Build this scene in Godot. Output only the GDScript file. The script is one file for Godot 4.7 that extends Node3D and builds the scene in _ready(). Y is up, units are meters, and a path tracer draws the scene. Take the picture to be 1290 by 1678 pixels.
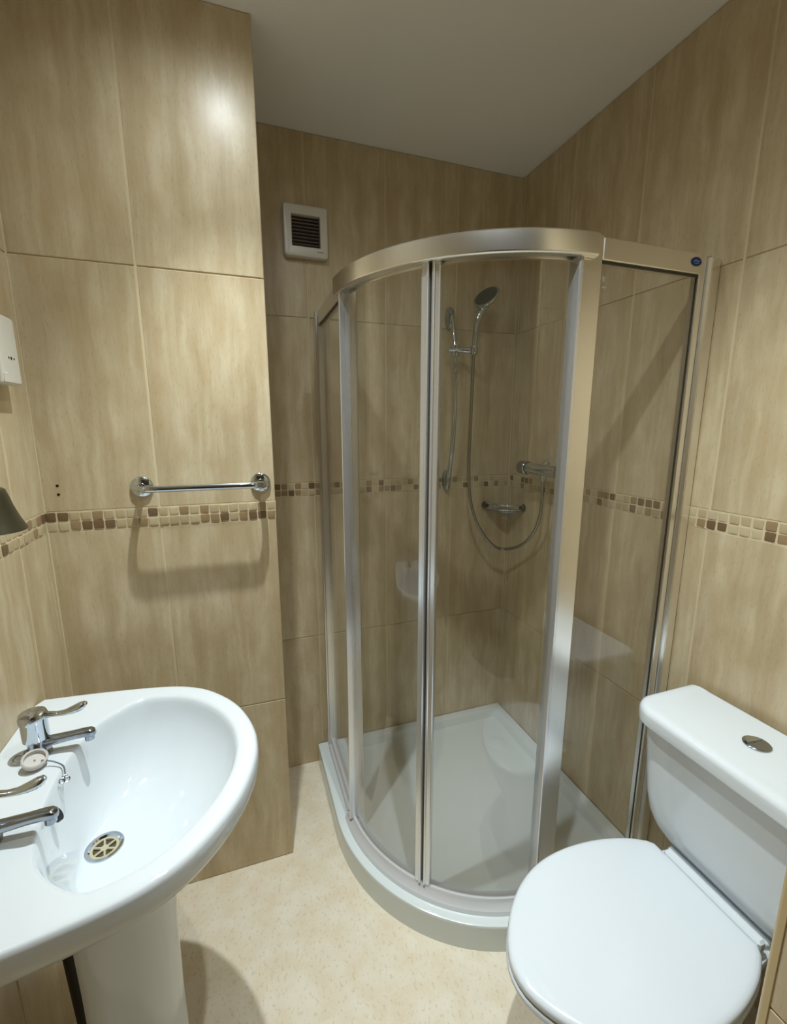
extends Node3D
# Small tiled shower room: quadrant shower, basin, toilet. 1 unit = 1 m, y up.
# x = 0 is the right wall, z = 0 the back wall, y = 0 the floor.

var rng := RandomNumberGenerator.new()
var taken := {}
var meshes := {}
var M := {}

# ---------------------------------------------------------------- geometry
class Geo:
	var v := PackedVector3Array()
	var uv := PackedVector2Array()
	var crease := 38.0
	var mapper = null

	func tri_list(t: PackedVector3Array):
		# turns a closed piece so that its front faces run clockwise, then adds it
		var vol := 0.0
		var o: Vector3 = t[0]
		for i in range(0, t.size(), 3):
			vol += (t[i] - o).dot((t[i + 1] - o).cross(t[i + 2] - o))
		var flip := vol > 0.0
		for i in range(0, t.size(), 3):
			var a := t[i]
			var b := t[i + 1]
			var c := t[i + 2]
			if (b - a).cross(c - a).length_squared() < 1e-18:
				continue
			if flip:
				v.append(a); v.append(c); v.append(b)
			else:
				v.append(a); v.append(b); v.append(c)

	# rings: arrays of the same number of points, each ring closed; ends capped by fans; ring_loop joins last to first
	func loft(rings: Array, cap0 := true, cap1 := true, ring_loop := false):
		var t := PackedVector3Array()
		var n: int = rings[0].size()
		var last := rings.size() if ring_loop else rings.size() - 1
		for i in last:
			var r: PackedVector3Array = rings[i]
			var s: PackedVector3Array = rings[(i + 1) % rings.size()]
			for j in n:
				var k := (j + 1) % n
				t.append_array(PackedVector3Array([r[j], r[k], s[k], r[j], s[k], s[j]]))
		if not ring_loop:
			if cap0: fan(t, rings[0], true)
			if cap1: fan(t, rings[-1], false)
		tri_list(t)

	func fan(t: PackedVector3Array, r: PackedVector3Array, back: bool):
		var c := Vector3.ZERO
		for p in r: c += p
		c /= r.size()
		for j in r.size():
			var k := (j + 1) % r.size()
			if back:
				t.append_array(PackedVector3Array([c, r[k], r[j]]))
			else:
				t.append_array(PackedVector3Array([c, r[j], r[k]]))

	func box(a: Vector3, b: Vector3, bev := 0.0):
		# box from corner a to corner b with chamfered edges
		var lo := a.min(b)
		var hi := a.max(b)
		var e := minf(bev, 0.49 * minf(hi.x - lo.x, minf(hi.y - lo.y, hi.z - lo.z)))
		if e <= 0.0:
			loft([rect(lo.x, hi.x, lo.z, hi.z, lo.y), rect(lo.x, hi.x, lo.z, hi.z, hi.y)])
			return
		var R := func(i: float, y: float, c: float):
			var x0 := lo.x + i
			var x1 := hi.x - i
			var z0 := lo.z + i
			var z1 := hi.z - i
			return PackedVector3Array([Vector3(x0 + c, y, z0), Vector3(x1 - c, y, z0), Vector3(x1, y, z0 + c), Vector3(x1, y, z1 - c), Vector3(x1 - c, y, z1), Vector3(x0 + c, y, z1), Vector3(x0, y, z1 - c), Vector3(x0, y, z0 + c)])
		loft([R.call(e, lo.y, e * 0.2), R.call(0.0, lo.y + e, e), R.call(0.0, hi.y - e, e), R.call(e, hi.y, e * 0.2)])

	func rect(x0: float, x1: float, z0: float, z1: float, y: float) -> PackedVector3Array:
		return PackedVector3Array([Vector3(x0, y, z0), Vector3(x1, y, z0), Vector3(x1, y, z1), Vector3(x0, y, z1)])

	func circle(c: Vector3, axis: Vector3, r: float, n: int, ref := Vector3.ZERO) -> PackedVector3Array:
		var w := axis.normalized()
		var a := ref if ref != Vector3.ZERO else (Vector3.RIGHT if absf(w.x) < 0.8 else Vector3.UP)
		var p := (a - w * a.dot(w)).normalized()
		var q := w.cross(p)
		var out := PackedVector3Array()
		for i in n:
			var f := TAU * i / n
			out.append(c + (p * cos(f) + q * sin(f)) * r)
		return out

	# profile: Vector2(radius, height along axis)
	func lathe(base: Vector3, axis: Vector3, profile: Array, n := 32):
		var rings := []
		for p in profile:
			rings.append(circle(base + axis.normalized() * p.y, axis, maxf(p.x, 0.00005), n))
		loft(rings)

	func tube(path: PackedVector3Array, radius, n := 12):
		var rings := []
		var ref := Vector3.ZERO
		for i in path.size():
			var d: Vector3 = (path[mini(i + 1, path.size() - 1)] - path[maxi(i - 1, 0)]).normalized()
			if ref == Vector3.ZERO:
				ref = Vector3.UP.cross(d) if absf(d.y) < 0.9 else Vector3.RIGHT
			ref = (ref - d * ref.dot(d)).normalized()
			rings.append(circle(path[i], d, radius[i] if radius is Array else radius, n, ref))
		loft(rings)

	func ring_tube(path: PackedVector3Array, radius: float, n := 8):
		var rings := []
		for i in path.size():
			var d := (path[(i + 1) % path.size()] - path[(i - 1 + path.size()) % path.size()]).normalized()
			var ref := Vector3.UP if absf(d.y) < 0.8 else Vector3.RIGHT
			rings.append(circle(path[i], d, radius, n, ref))
		loft(rings, false, false, true)

	func mesh() -> ArrayMesh:
		var faces := PackedVector3Array()
		var at := {}
		var keys := []
		var weld := 2e4
		for i in range(0, v.size(), 3):
			var nrm := (v[i + 2] - v[i]).cross(v[i + 1] - v[i])
			faces.append(nrm)
			for j in 3:
				var k := Vector3i((v[i + j] * weld).round())
				keys.append(k)
				if at.has(k): at[k].append(faces.size() - 1)
				else: at[k] = [faces.size() - 1]
		var unit := PackedVector3Array()
		for f in faces: unit.append(f.normalized())
		var limit := cos(deg_to_rad(crease))
		var normals := PackedVector3Array()
		for i in v.size():
			var me := i / 3
			var s := Vector3.ZERO
			for f in at[keys[i]]:
				if unit[f].dot(unit[me]) > limit: s += faces[f]
			normals.append(s.normalized() if s.length_squared() > 1e-30 else unit[me])
		var arr := []
		arr.resize(Mesh.ARRAY_MAX)
		arr[Mesh.ARRAY_VERTEX] = v
		arr[Mesh.ARRAY_NORMAL] = normals
		if mapper != null:
			var u := PackedVector2Array()
			for p in v: u.append(mapper.call(p))
			arr[Mesh.ARRAY_TEX_UV] = u
		var m := ArrayMesh.new()
		m.add_surface_from_arrays(Mesh.PRIMITIVE_TRIANGLES, arr)
		return m

# ---------------------------------------------------------------- naming
func numbered(called: String, parent: Node) -> String:
	var key := str(parent.get_instance_id()) + called
	var n: int = taken.get(key, 0)
	taken[key] = n + 1
	return called if n == 0 else "%s_%03d" % [called, n]

func add(o: Node3D, called: String, parent: Node = self) -> Node3D:
	o.name = numbered(called, parent)
	parent.add_child(o, true)
	return o

func tag(o: Node3D, label: String, category: String, group := "", kind := "") -> Node3D:
	o.set_meta("label", label)
	o.set_meta("category", category)
	if group: o.set_meta("group", group)
	if kind: o.set_meta("kind", kind)
	return o

func thing(called: String, label: String, category: String, at := Vector3.ZERO, group := "") -> Node3D:
	var o := Node3D.new()
	o.position = at
	add(o, called)
	return tag(o, label, category, group)

# one named mesh; geometry is given in world axes, origin at the thing's base
func part(called: String, g: Geo, m: Material, parent: Node = self) -> MeshInstance3D:
	var o := MeshInstance3D.new()
	var base := Vector3.ZERO
	var n: Node = parent
	while n is Node3D and n != self:
		base += (n as Node3D).position
		n = n.get_parent()
	if base != Vector3.ZERO:
		for i in g.v.size(): g.v[i] -= base
	o.mesh = g.mesh()
	o.material_override = m
	o.cast_shadow = GeometryInstance3D.SHADOW_CASTING_SETTING_ON
	add(o, called, parent)
	return o

# ---------------------------------------------------------------- curves
func spline(pts: Array, per := 8) -> PackedVector2Array:
	var out := PackedVector2Array()
	for i in pts.size() - 1:
		var a: Vector2 = pts[maxi(i - 1, 0)]
		var b: Vector2 = pts[i]
		var c: Vector2 = pts[i + 1]
		var d: Vector2 = pts[mini(i + 2, pts.size() - 1)]
		for k in per:
			out.append(b.cubic_interpolate(c, a, d, float(k) / per))
	out.append(pts[-1])
	return out

func spline3(pts: Array, per := 10) -> PackedVector3Array:
	var out := PackedVector3Array()
	for i in pts.size() - 1:
		var a: Vector3 = pts[maxi(i - 1, 0)]
		var b: Vector3 = pts[i]
		var c: Vector3 = pts[i + 1]
		var d: Vector3 = pts[mini(i + 2, pts.size() - 1)]
		for k in per:
			out.append(b.cubic_interpolate(c, a, d, float(k) / per))
	out.append(pts[-1])
	return out

# outline mirrored about the axis from its half profile (Vector2(along, half width)), as n points at even angles round `about`
func mirrored(half: Array, n: int, about: float, smooth := true) -> PackedVector2Array:
	var h := spline(half) if smooth else PackedVector2Array(half)
	var poly := PackedVector2Array()
	for p in h: poly.append(Vector2(p.x, maxf(p.y, 0.0)))
	for i in range(h.size() - 1, -1, -1): poly.append(Vector2(h[i].x, -maxf(h[i].y, 0.0)))
	var out := PackedVector2Array()
	var o := Vector2(about, 0)
	for i in n:
		var f := TAU * (i + 0.5) / n
		var d := Vector2(cos(f), sin(f))
		var best := 0.0
		for j in poly.size():
			var a := poly[j]
			var b := poly[(j + 1) % poly.size()]
			if a.distance_squared_to(b) < 1e-12: continue
			var hit = Geometry2D.segment_intersects_segment(o, o + d * 3.0, a, b)
			if hit != null: best = maxf(best, o.distance_to(hit))
		out.append(o + d * best)
	return out

func rounded(x0: float, x1: float, z0: float, z1: float, y: float, r00: float, r10: float, r11: float, r01: float, k := 6) -> PackedVector3Array:
	var out := PackedVector3Array()
	for c in [[x0, z0, r00, PI, 1, 1], [x1, z0, r10, 1.5 * PI, -1, 1], [x1, z1, r11, 0.0, -1, -1], [x0, z1, r01, 0.5 * PI, 1, -1]]:
		for i in k + 1:
			var f: float = c[3] + 0.5 * PI * i / k
			out.append(Vector3(c[0] + c[4] * c[2] + cos(f) * c[2], y, c[1] + c[5] * c[2] + sin(f) * c[2]))
	return out

# ---------------------------------------------------------------- materials
func mat(called: String, c: Color, rough: float, metal := 0.0, spec := 0.5) -> StandardMaterial3D:
	var m := StandardMaterial3D.new()
	m.resource_name = called
	m.albedo_color = c
	m.roughness = rough
	m.metallic = metal
	m.metallic_specular = spec
	M[called] = m
	return m

func noise(sd: int, f: float, oct := 3) -> FastNoiseLite:
	var n := FastNoiseLite.new()
	n.seed = sd
	n.noise_type = FastNoiseLite.TYPE_SIMPLEX_SMOOTH
	n.frequency = f
	n.fractal_octaves = oct
	return n

func stone_texture(sd: int) -> Array:
	var w := 320
	var h := 640
	var wide := noise(sd, 1.0, 3)
	var fine := noise(sd + 1, 1.0, 3)
	var dash := noise(sd + 2, 1.0, 2)
	var blot := noise(sd + 3, 1.0, 3)
	var col := PackedByteArray()
	var hgt := PackedByteArray()
	col.resize(w * h * 3)
	hgt.resize(w * h)
	var pale := Color(0.845, 0.785, 0.66)
	var tan_ := Color(0.73, 0.648, 0.505)
	var rust := Color(0.735, 0.635, 0.485)
	for y in h:
		var fy := float(y) / h
		for x in w:
			var fx := float(x) / w
			var wob := 0.05 * blot.get_noise_2d(fx * 2.0, fy * 3.0)
			var a := wide.get_noise_2d((fx + wob) * 4.2, fy * 0.8)
			var b := fine.get_noise_2d((fx + wob * 0.4) * 17.0, fy * 1.9)
			var c := dash.get_noise_2d(fx * 60.0, fy * 26.0)
			var d := blot.get_noise_2d(fx * 4.0 + 9.0, fy * 4.0)
			var t := clampf(0.38 + 0.62 * a + 0.30 * b + 0.08 * c, 0.0, 1.0)
			var k := pale.lerp(tan_, t).lerp(rust, clampf(0.5 * d + 0.1, 0.0, 0.4))
			var pit := clampf((c - 0.42) * 3.0, 0.0, 1.0)
			k = k.lerp(Color(0.56, 0.45, 0.29), pit * 0.2)
			var i := (y * w + x) * 3
			col[i] = int(clampf(k.r, 0, 1) * 255)
			col[i + 1] = int(clampf(k.g, 0, 1) * 255)
			col[i + 2] = int(clampf(k.b, 0, 1) * 255)
			hgt[y * w + x] = int(clampf(0.6 - 0.25 * b - 0.15 * pit, 0, 1) * 255)
	return [ImageTexture.create_from_image(Image.create_from_data(w, h, false, Image.FORMAT_RGB8, col)), ImageTexture.create_from_image(Image.create_from_data(w, h, false, Image.FORMAT_L8, hgt))]

func floor_texture() -> Texture2D:
	var w := 768
	var cloud := noise(71, 1.0, 4)
	var grain := noise(72, 1.0, 2)
	var fleck := noise(73, 1.0, 2)
	var col := PackedByteArray()
	col.resize(w * w * 3)
	for y in w:
		for x in w:
			var fx := float(x) / w
			var fy := float(y) / w
			var a := cloud.get_noise_2d(fx * 9.0, fy * 9.0)
			var g := grain.get_noise_2d(fx * 120.0, fy * 120.0)
			var f := fleck.get_noise_2d(fx * 70.0, fy * 46.0)
			var k := Color(0.915, 0.875, 0.80).lerp(Color(0.88, 0.815, 0.705), clampf(0.4 + 0.8 * a, 0, 1))
			k = k.lerp(Color(0.77, 0.68, 0.53), clampf((f - 0.36) * 1.8, 0.0, 0.32))
			k = k.lerp(Color(0.93, 0.89, 0.81), clampf(g * 0.5, 0.0, 0.4))
			var i := (y * w + x) * 3
			col[i] = int(k.r * 255)
			col[i + 1] = int(k.g * 255)
			col[i + 2] = int(k.b * 255)
	return ImageTexture.create_from_image(Image.create_from_data(w, w, false, Image.FORMAT_RGB8, col))

func make_materials():
	for i in 3:
		var t := stone_texture(100 + 10 * i)
		var m := mat("stone_%d" % i, Color.WHITE, 0.33, 0.0, 0.5)
		m.albedo_texture = t[0]
		m.heightmap_enabled = true
		m.heightmap_texture = t[1]
		m.heightmap_scale = 0.008
	var fl := mat("vinyl", Color.WHITE, 0.42)
	fl.albedo_texture = floor_texture()
	fl.uv1_triplanar = true
	fl.uv1_world_triplanar = true
	fl.uv1_scale = Vector3(1.1, 1.1, 1.1)
	mat("grout", Color(0.845, 0.78, 0.645), 0.85)
	mat("plaster", Color(0.955, 0.95, 0.935), 0.8)
	mat("hall_paint", Color(0.50, 0.45, 0.37), 0.7)
	mat("mosaic_pale", Color(0.745, 0.67, 0.53), 0.5)
	mat("mosaic_cream", Color(0.79, 0.725, 0.59), 0.5)
	mat("mosaic_tan", Color(0.62, 0.52, 0.385), 0.5)
	mat("mosaic_brown", Color(0.47, 0.375, 0.265), 0.5)
	mat("ceramic", Color(0.88, 0.902, 0.918), 0.06)
	mat("acrylic", Color(0.87, 0.895, 0.89), 0.18)
	mat("seat_plastic", Color(0.87, 0.89, 0.91), 0.14)
	mat("white_plastic", Color(0.86, 0.845, 0.80), 0.25)
	mat("satin", Color(0.95, 0.945, 0.93), 0.28, 1.0)
	mat("bright", Color(0.88, 0.89, 0.91), 0.22, 0.8)
	mat("silver_coat", Color(0.89, 0.89, 0.90), 0.34, 0.3)
	mat("shaded_plastic", Color(0.50, 0.44, 0.365), 0.6)  # white fan slats, with the shade inside the grille put into their colour
	mat("chrome", Color(0.79, 0.82, 0.86), 0.05, 1.0)
	mat("dull_chrome", Color(0.64, 0.67, 0.71), 0.14, 1.0)
	mat("spray", Color(0.36, 0.33, 0.28), 0.35, 0.4)
	mat("dark_metal", Color(0.30, 0.28, 0.21), 0.4, 0.6)
	mat("hose", Color(0.62, 0.60, 0.55), 0.28, 1.0)
	mat("black", Color(0.02, 0.018, 0.016), 0.5)
	mat("seal", Color(0.20, 0.185, 0.16), 0.4)
	mat("door_seal", Color(0.38, 0.345, 0.28), 0.35)
	mat("rubber_white", Color(0.80, 0.775, 0.75), 0.45)
	mat("grey_print", Color(0.30, 0.28, 0.25), 0.6)
	mat("blue", Color(0.05, 0.16, 0.42), 0.3)
	mat("pale_blue", Color(0.45, 0.62, 0.85), 0.3)
	mat("brass", Color(0.80, 0.76, 0.63), 0.35, 0.3)
	mat("drain", Color(0.33, 0.31, 0.24), 0.4)
	mat("trim", Color(0.80, 0.71, 0.53), 0.35)
	mat("door_paint", Color(0.34, 0.245, 0.16), 0.4)
	var gl := mat("glass", Color(0.55, 0.62, 0.56, 0.02), 0.0)
	gl.transparency = BaseMaterial3D.TRANSPARENCY_ALPHA
	var et := mat("etch", Color(0.8, 0.8, 0.75, 0.16), 0.6)
	et.transparency = BaseMaterial3D.TRANSPARENCY_ALPHA
	var lit := mat("lamp_glow", Color(1, 1, 1), 0.4)
	lit.emission_enabled = true
	lit.emission = Color(0.96, 0.99, 1.0)
	lit.emission_energy_multiplier = 12.0

# ---------------------------------------------------------------- tiled walls
# local frame of a wall: x along it, y up, z out into the room; tile faces at z = 0
func tile_mesh(w: float, h: float, fu: bool, fv: bool) -> Mesh:
	var key := "%.3f %.3f %s %s" % [w, h, fu, fv]
	if meshes.has(key): return meshes[key]
	var g := Geo.new()
	var e := 0.0018
	g.crease = 20.0
	g.loft([ring(0, w, 0, h, -0.008), ring(0, w, 0, h, -e * 0.7), ring(e, w - e, e, h - e, 0.0)])
	g.mapper = func(p: Vector3):
		var u := (p.x + 0.005) / 0.335
		var t := (p.y + 0.005) / 0.64
		return Vector2(1.0 - u if fu else u, t if fv else 1.0 - t)
	meshes[key] = g.mesh()
	return meshes[key]

func ring(x0: float, x1: float, y0: float, y1: float, z: float) -> PackedVector3Array:
	return PackedVector3Array([Vector3(x0, y0, z), Vector3(x1, y0, z), Vector3(x1, y1, z), Vector3(x0, y1, z)])

func mosaic_mesh(n: int) -> Mesh:
	var key := "mosaic %d" % n
	if meshes.has(key): return meshes[key]
	var g := Geo.new()
	var s := 0.0228
	var p := []
	for i in 4: p.append(Vector2(rng.randf_range(-0.0009, 0.0009), rng.randf_range(-0.0009, 0.0009)))
	var R := func(i: float, z: float):
		var c := 0.0022
		var out := PackedVector3Array()
		var corners := [Vector2(i, i) + p[0], Vector2(s - i, i) + p[1], Vector2(s - i, s - i) + p[2], Vector2(i, s - i) + p[3]]
		var dirs := [Vector2(1, 0), Vector2(0, 1), Vector2(-1, 0), Vector2(0, -1)]
		for k in 4:
			var q: Vector2 = corners[k]
			var a: Vector2 = q - dirs[(k + 3) % 4] * c
			var b: Vector2 = q + dirs[k] * c
			out.append(Vector3(a.x, a.y, z))
			out.append(Vector3(b.x, b.y, z))
		return out
	g.loft([R.call(0.0, -0.007), R.call(0.0, 0.0), R.call(0.0013, 0.0009)])
	meshes[key] = g.mesh()
	return meshes[key]

func tiled_wall(called: String, label: String, frame: Transform3D, length: float, cuts: Array, rows: Array, band: Array, pitch: float, start: float, pattern: Array, depth := 0.1, over0 := 0.0, over1 := 0.0, beads := []) -> MeshInstance3D:
	var g := Geo.new()
	var top: float = rows[-1]
	g.box(Vector3(-over0, -0.1, -depth), Vector3(length + over1, top + 0.1, -0.0035))
	# upright joints are filled nearly flush
	for k in range(1, cuts.size() - 1):
		g.box(Vector3(cuts[k] - 0.0035, 0, -0.006), Vector3(cuts[k] + 0.004, top, -0.0011))
	for k in beads:
		g.box(Vector3(k - 0.0025, 0, -0.006), Vector3(k + 0.0025, top, 0.0016), 0.001)
	# band bedding
	g.box(Vector3(0, band[0] - 0.001, -0.006), Vector3(length, band[1] + 0.001, -0.0002))
	var o := MeshInstance3D.new()
	o.mesh = g.mesh()
	o.material_override = M.grout
	o.transform = frame
	add(o, called)
	tag(o, label, "wall", "", "structure")
	var j := 0.0022
	for r in rows.size() - 1:
		for c in cuts.size() - 1:
			var y0: float = rows[r] + 0.0012
			var y1: float = rows[r + 1] - 0.0012
			if is_equal_approx(rows[r], band[0]): continue
			var x0: float = cuts[c] + (j if c > 0 else 0.0005)
			var x1: float = cuts[c + 1] - (j if c < cuts.size() - 2 else 0.0005)
			var t := MeshInstance3D.new()
			t.mesh = tile_mesh(x1 - x0, y1 - y0, rng.randf() < 0.5, rng.randf() < 0.5)
			t.material_override = M["stone_%d" % rng.randi_range(0, 2)]
			t.position = Vector3(x0, y0, rng.randf_range(-0.0004, 0.0))
			t.rotation = Vector3(rng.randf_range(-0.001, 0.001), rng.randf_range(-0.001, 0.001), 0)
			add(t, "tile", o)
	var s: float = (band[1] - band[0]) / 2.0
	for row in 2:
		var n := 0
		var x := start
		while x + pitch * 0.9 <= length + 0.004:
			if x >= -0.002:
				var kind := "?"
				if pattern.size() > row and n < pattern[row].length(): kind = pattern[row][n]
				if kind == "?":
					var f := rng.randf()
					kind = "p" if f < 0.48 else "c" if f < 0.66 else "t" if f < 0.86 else "B"
				if kind == "p" and rng.randf() < 0.4: kind = "c"
				var t := MeshInstance3D.new()
				t.mesh = mosaic_mesh(rng.randi_range(0, 5))
				t.material_override = M[{"p": "mosaic_pale", "c": "mosaic_cream", "t": "mosaic_tan", "B": "mosaic_brown"}[kind]]
				t.position = Vector3(x + (pitch - 0.0228) * 0.5, band[1] - s * (row + 1) + (s - 0.0228) * 0.5, rng.randf_range(0.0, 0.0015))
				t.rotation = Vector3(rng.randf_range(-0.02, 0.02), rng.randf_range(-0.02, 0.02), rng.randf_range(-0.03, 0.03))
				add(t, "mosaic_tile", o)
			n += 1
			x += pitch
	return o

func _ready():
	rng.seed = 7
	# ------------------------------------------------------------ camera
	var cam := Camera3D.new()
	var yaw := 0.3338
	var pitch := 0.1906
	var f := Vector3(sin(yaw), 0, -cos(yaw))
	var r := Vector3(cos(yaw), 0, sin(yaw))
	var fwd := f * cos(pitch) - Vector3.UP * sin(pitch)
	var up := Vector3.UP * cos(pitch) + f * sin(pitch)
	cam.transform = Transform3D(Basis(r, up, -fwd), Vector3(-1.1962, 1.5, 1.7934))
	cam.fov = rad_to_deg(2.0 * atan(839.0 / 728.8))
	cam.near = 0.02
	add(cam, "camera")
	cam.current = true
	# ------------------------------------------------------------ surroundings and exposure
	var we := WorldEnvironment.new()
	var env := Environment.new()
	env.background_mode = Environment.BG_COLOR
	env.background_color = Color(0, 0, 0)
	env.tonemap_mode = Environment.TONE_MAPPER_LINEAR
	env.tonemap_exposure = 2.88
	env.sdfgi_enabled = true
	env.ssao_enabled = true
	env.ssil_enabled = true
	we.environment = env
	we.name = "surroundings"
	add_child(we)
	make_materials()
	# ------------------------------------------------------------ the two ceiling downlights
	downlight(Vector3(-1.18, 2.517, 0.78), Vector3(0.0, -1, 0.0), 38.5, 0.76, 0.105, "recessed ceiling downlight over the basin")
	downlight(Vector3(-0.84, 2.517, 1.26), Vector3(0.29, -0.94, 0.10), 44.0, 0.74, 0.15, "recessed ceiling downlight in front of the toilet")
	build_room()
	build_tray()
	build_enclosure()
	build_basin()
	build_toilet()
	build_shower_fittings()
	build_wall_fittings()

func downlight(at: Vector3, aim: Vector3, cone: float, beam: float, spill: float, label: String):
	var o := thing("ceiling_downlight", label, "downlight", at, "ceiling downlights")
	var g := Geo.new()
	var rings := []
	for q in [Vector2(0.03, -0.001), Vector2(0.042, -0.001), Vector2(0.042, -0.006), Vector2(0.037, -0.009), Vector2(0.031, -0.007), Vector2(0.03, -0.004)]:
		rings.append(g.circle(at + Vector3(0, q.y, 0), Vector3.UP, q.x, 32))
	g.loft(rings, false, false, true)
	part("bezel", g, M.chrome, o)
	g = Geo.new()
	g.lathe(at + Vector3(0, -0.0055, 0), Vector3.UP, [Vector2(0.0, 0), Vector2(0.029, 0), Vector2(0.029, 0.005), Vector2(0.0, 0.005)], 32)
	part("lamp_lens", g, M.lamp_glow, o)
	# the lamp's own beam, and the weaker light that spills out at its sides
	for k in 2:
		var l := SpotLight3D.new()
		l.light_color = Color(0.945, 0.99, 1.0)
		l.light_energy = beam if k == 0 else spill
		l.light_size = 0.016
		l.spot_range = 6.0
		l.spot_attenuation = 2.0
		l.spot_angle = cone if k == 0 else 82.0
		l.spot_angle_attenuation = 1.0
		l.shadow_enabled = true
		l.position = Vector3(0, -0.012, 0)
		l.basis = Basis.looking_at(aim.normalized(), Vector3(0, 0, 1)) if k == 0 else Basis.looking_at(Vector3.DOWN, Vector3(0, 0, 1))
		add(l, "lamp_light", o)

# ---------------------------------------------------------------- room
func build_room():
	var H := 2.517
	var rows := [0.0, 0.612, 1.2248, 1.2774, 1.901, H]
	var band := [1.2248, 1.2774]
	var g := Geo.new()
	g.box(Vector3(-1.80, -0.08, -0.12), Vector3(0.12, 0.0, 2.42))
	tag(part("floor", g, M.vinyl), "cream mottled vinyl floor of the shower room", "floor", "", "structure")
	g = Geo.new()
	g.box(Vector3(-1.80, H, -0.12), Vector3(0.12, H + 0.1, 2.42))
	tag(part("ceiling", g, M.plaster), "plain white painted ceiling over the room", "ceiling", "", "structure")
	tiled_wall("wall_back", "beige tiled back wall behind the shower and fan", Transform3D(Basis.IDENTITY, Vector3(-1.099, 0, 0)), 1.099, [0.0, 0.185, 0.4914, 0.7993, 1.099], rows, band, 0.0268, 0.0, ["tBtptpBtpptp", "pttBtpptBptB"], 0.1, 0.05, 0.1, [1.098])
	tiled_wall("wall_right", "beige tiled right wall beside shower and toilet cistern", Transform3D(Basis(Vector3(0, 0, 1), Vector3.UP, Vector3(-1, 0, 0)), Vector3.ZERO), 1.47, [0.0, 0.015, 0.318, 0.6307, 0.9562, 1.275, 1.47], rows, band, 0.0285, 0.011, ["???????????????????????????????ppppppptpB", "????????????????????????????????tBBpppBtBpt"], 0.1, 0.0, 0.1)
	var alc := tiled_wall("wall_alcove", "boxed-out tiled wall carrying the chrome towel rail", Transform3D(Basis.IDENTITY, Vector3(-1.6855, 0, 0.4162)), 0.5868, [0.0, 0.2709, 0.5868], rows, band, 0.02667, 0.0, ["DDpptppppDpptptppppp?p".replace("D", "B"), "pptBBBpptpppppttBptBDt".replace("D", "B")], 0.1, 0.0, 0.0, [0.001])
	for y in [1.347, 1.324]:
		g = Geo.new()
		g.lathe(Vector3(-1.648, y, 0.4155), Vector3(0, 0, 1), [Vector2(0, 0), Vector2(0.0035, 0), Vector2(0.0035, 0.0014), Vector2(0, 0.0014)], 12)
		for i in g.v.size(): g.v[i] -= Vector3(-1.6855, 0, 0.4162)
		var hole := MeshInstance3D.new()
		hole.mesh = g.mesh()
		hole.material_override = M.black
		add(hole, "drill_hole", alc)
	tiled_wall("wall_return", "narrow tiled side of the boxed-out wall facing the shower", Transform3D(Basis(Vector3(0, 0, -1), Vector3.UP, Vector3(1, 0, 0)), Vector3(-1.0987, 0, 0.4162)), 0.4162, [0.0, 0.2, 0.4162], rows, band, 0.0268, 0.0, [], 0.09, -0.0085)
	tiled_wall("wall_left", "beige tiled left wall behind the basin", Transform3D(Basis(Vector3(0, 0, -1), Vector3.UP, Vector3(1, 0, 0)), Vector3(-1.6855, 0, 2.3)), 1.8838, [0.0, 0.2, 0.5, 0.805, 1.11, 1.42, 1.727, 1.8838], rows, band, 0.0268, 0.008, [], 0.1, 0.1, 0.0)
	tiled_wall("wall_partition", "tiled wall at the near end of the room beyond the toilet", Transform3D(Basis(Vector3(-1, 0, 0), Vector3.UP, Vector3(0, 0, -1)), Vector3(0.0, 0, 1.47)), 0.462, [0.0, 0.2, 0.462], rows, band, 0.0268, 0.0, [], 0.05, 0.0, 0.0)
	tiled_wall("wall_passage", "tiled reveal facing the basin at the near right corner", Transform3D(Basis(Vector3(0, 0, 1), Vector3.UP, Vector3(-1, 0, 0)), Vector3(-0.468, 0, 1.478)), 0.822, [0.0, 0.28, 0.56, 0.822], rows, band, 0.0268, 0.0, [], 0.05, 0.0, 0.1)
	g = Geo.new()
	g.loft([rounded(-0.4705, -0.4585, 1.467, 1.481, 0.0, 0.006, 0.001, 0.001, 0.001), rounded(-0.4705, -0.4585, 1.467, 1.481, H, 0.006, 0.001, 0.001, 0.001)])
	tag(part("trim_1", g, M.trim), "pale edging trim on the near right wall corner beside the toilet", "trim", "", "structure")
	g = Geo.new()
	g.box(Vector3(-1.80, -0.05, 2.3), Vector3(-0.35, H + 0.05, 2.4))
	tag(part("wall_front", g, M.hall_paint), "plain dull beige painted wall behind the viewer", "wall", "", "structure")
	var d := thing("door_1", "dark wooden entrance door behind the viewer", "door", Vector3(-1.1, 0, 2.29))
	d.set_meta("kind", "structure")
	g = Geo.new()
	g.box(Vector3(-1.5, 0.006, 2.262), Vector3(-0.72, 2.03, 2.298), 0.003)
	part("door_leaf", g, M.door_paint, d)
	g = Geo.new()
	g.lathe(Vector3(-0.80, 1.0, 2.262), Vector3(0, 0, -1), [Vector2(0, 0), Vector2(0.024, 0), Vector2(0.024, 0.008), Vector2(0.009, 0.010), Vector2(0.009, 0.045), Vector2(0, 0.045)], 20)
	g.tube(PackedVector3Array([Vector3(-0.80, 1.0, 2.222), Vector3(-0.84, 1.0, 2.22), Vector3(-0.91, 1.0, 2.222)]), 0.009, 10)
	part("door_handle", g, M.chrome, d)

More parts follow.
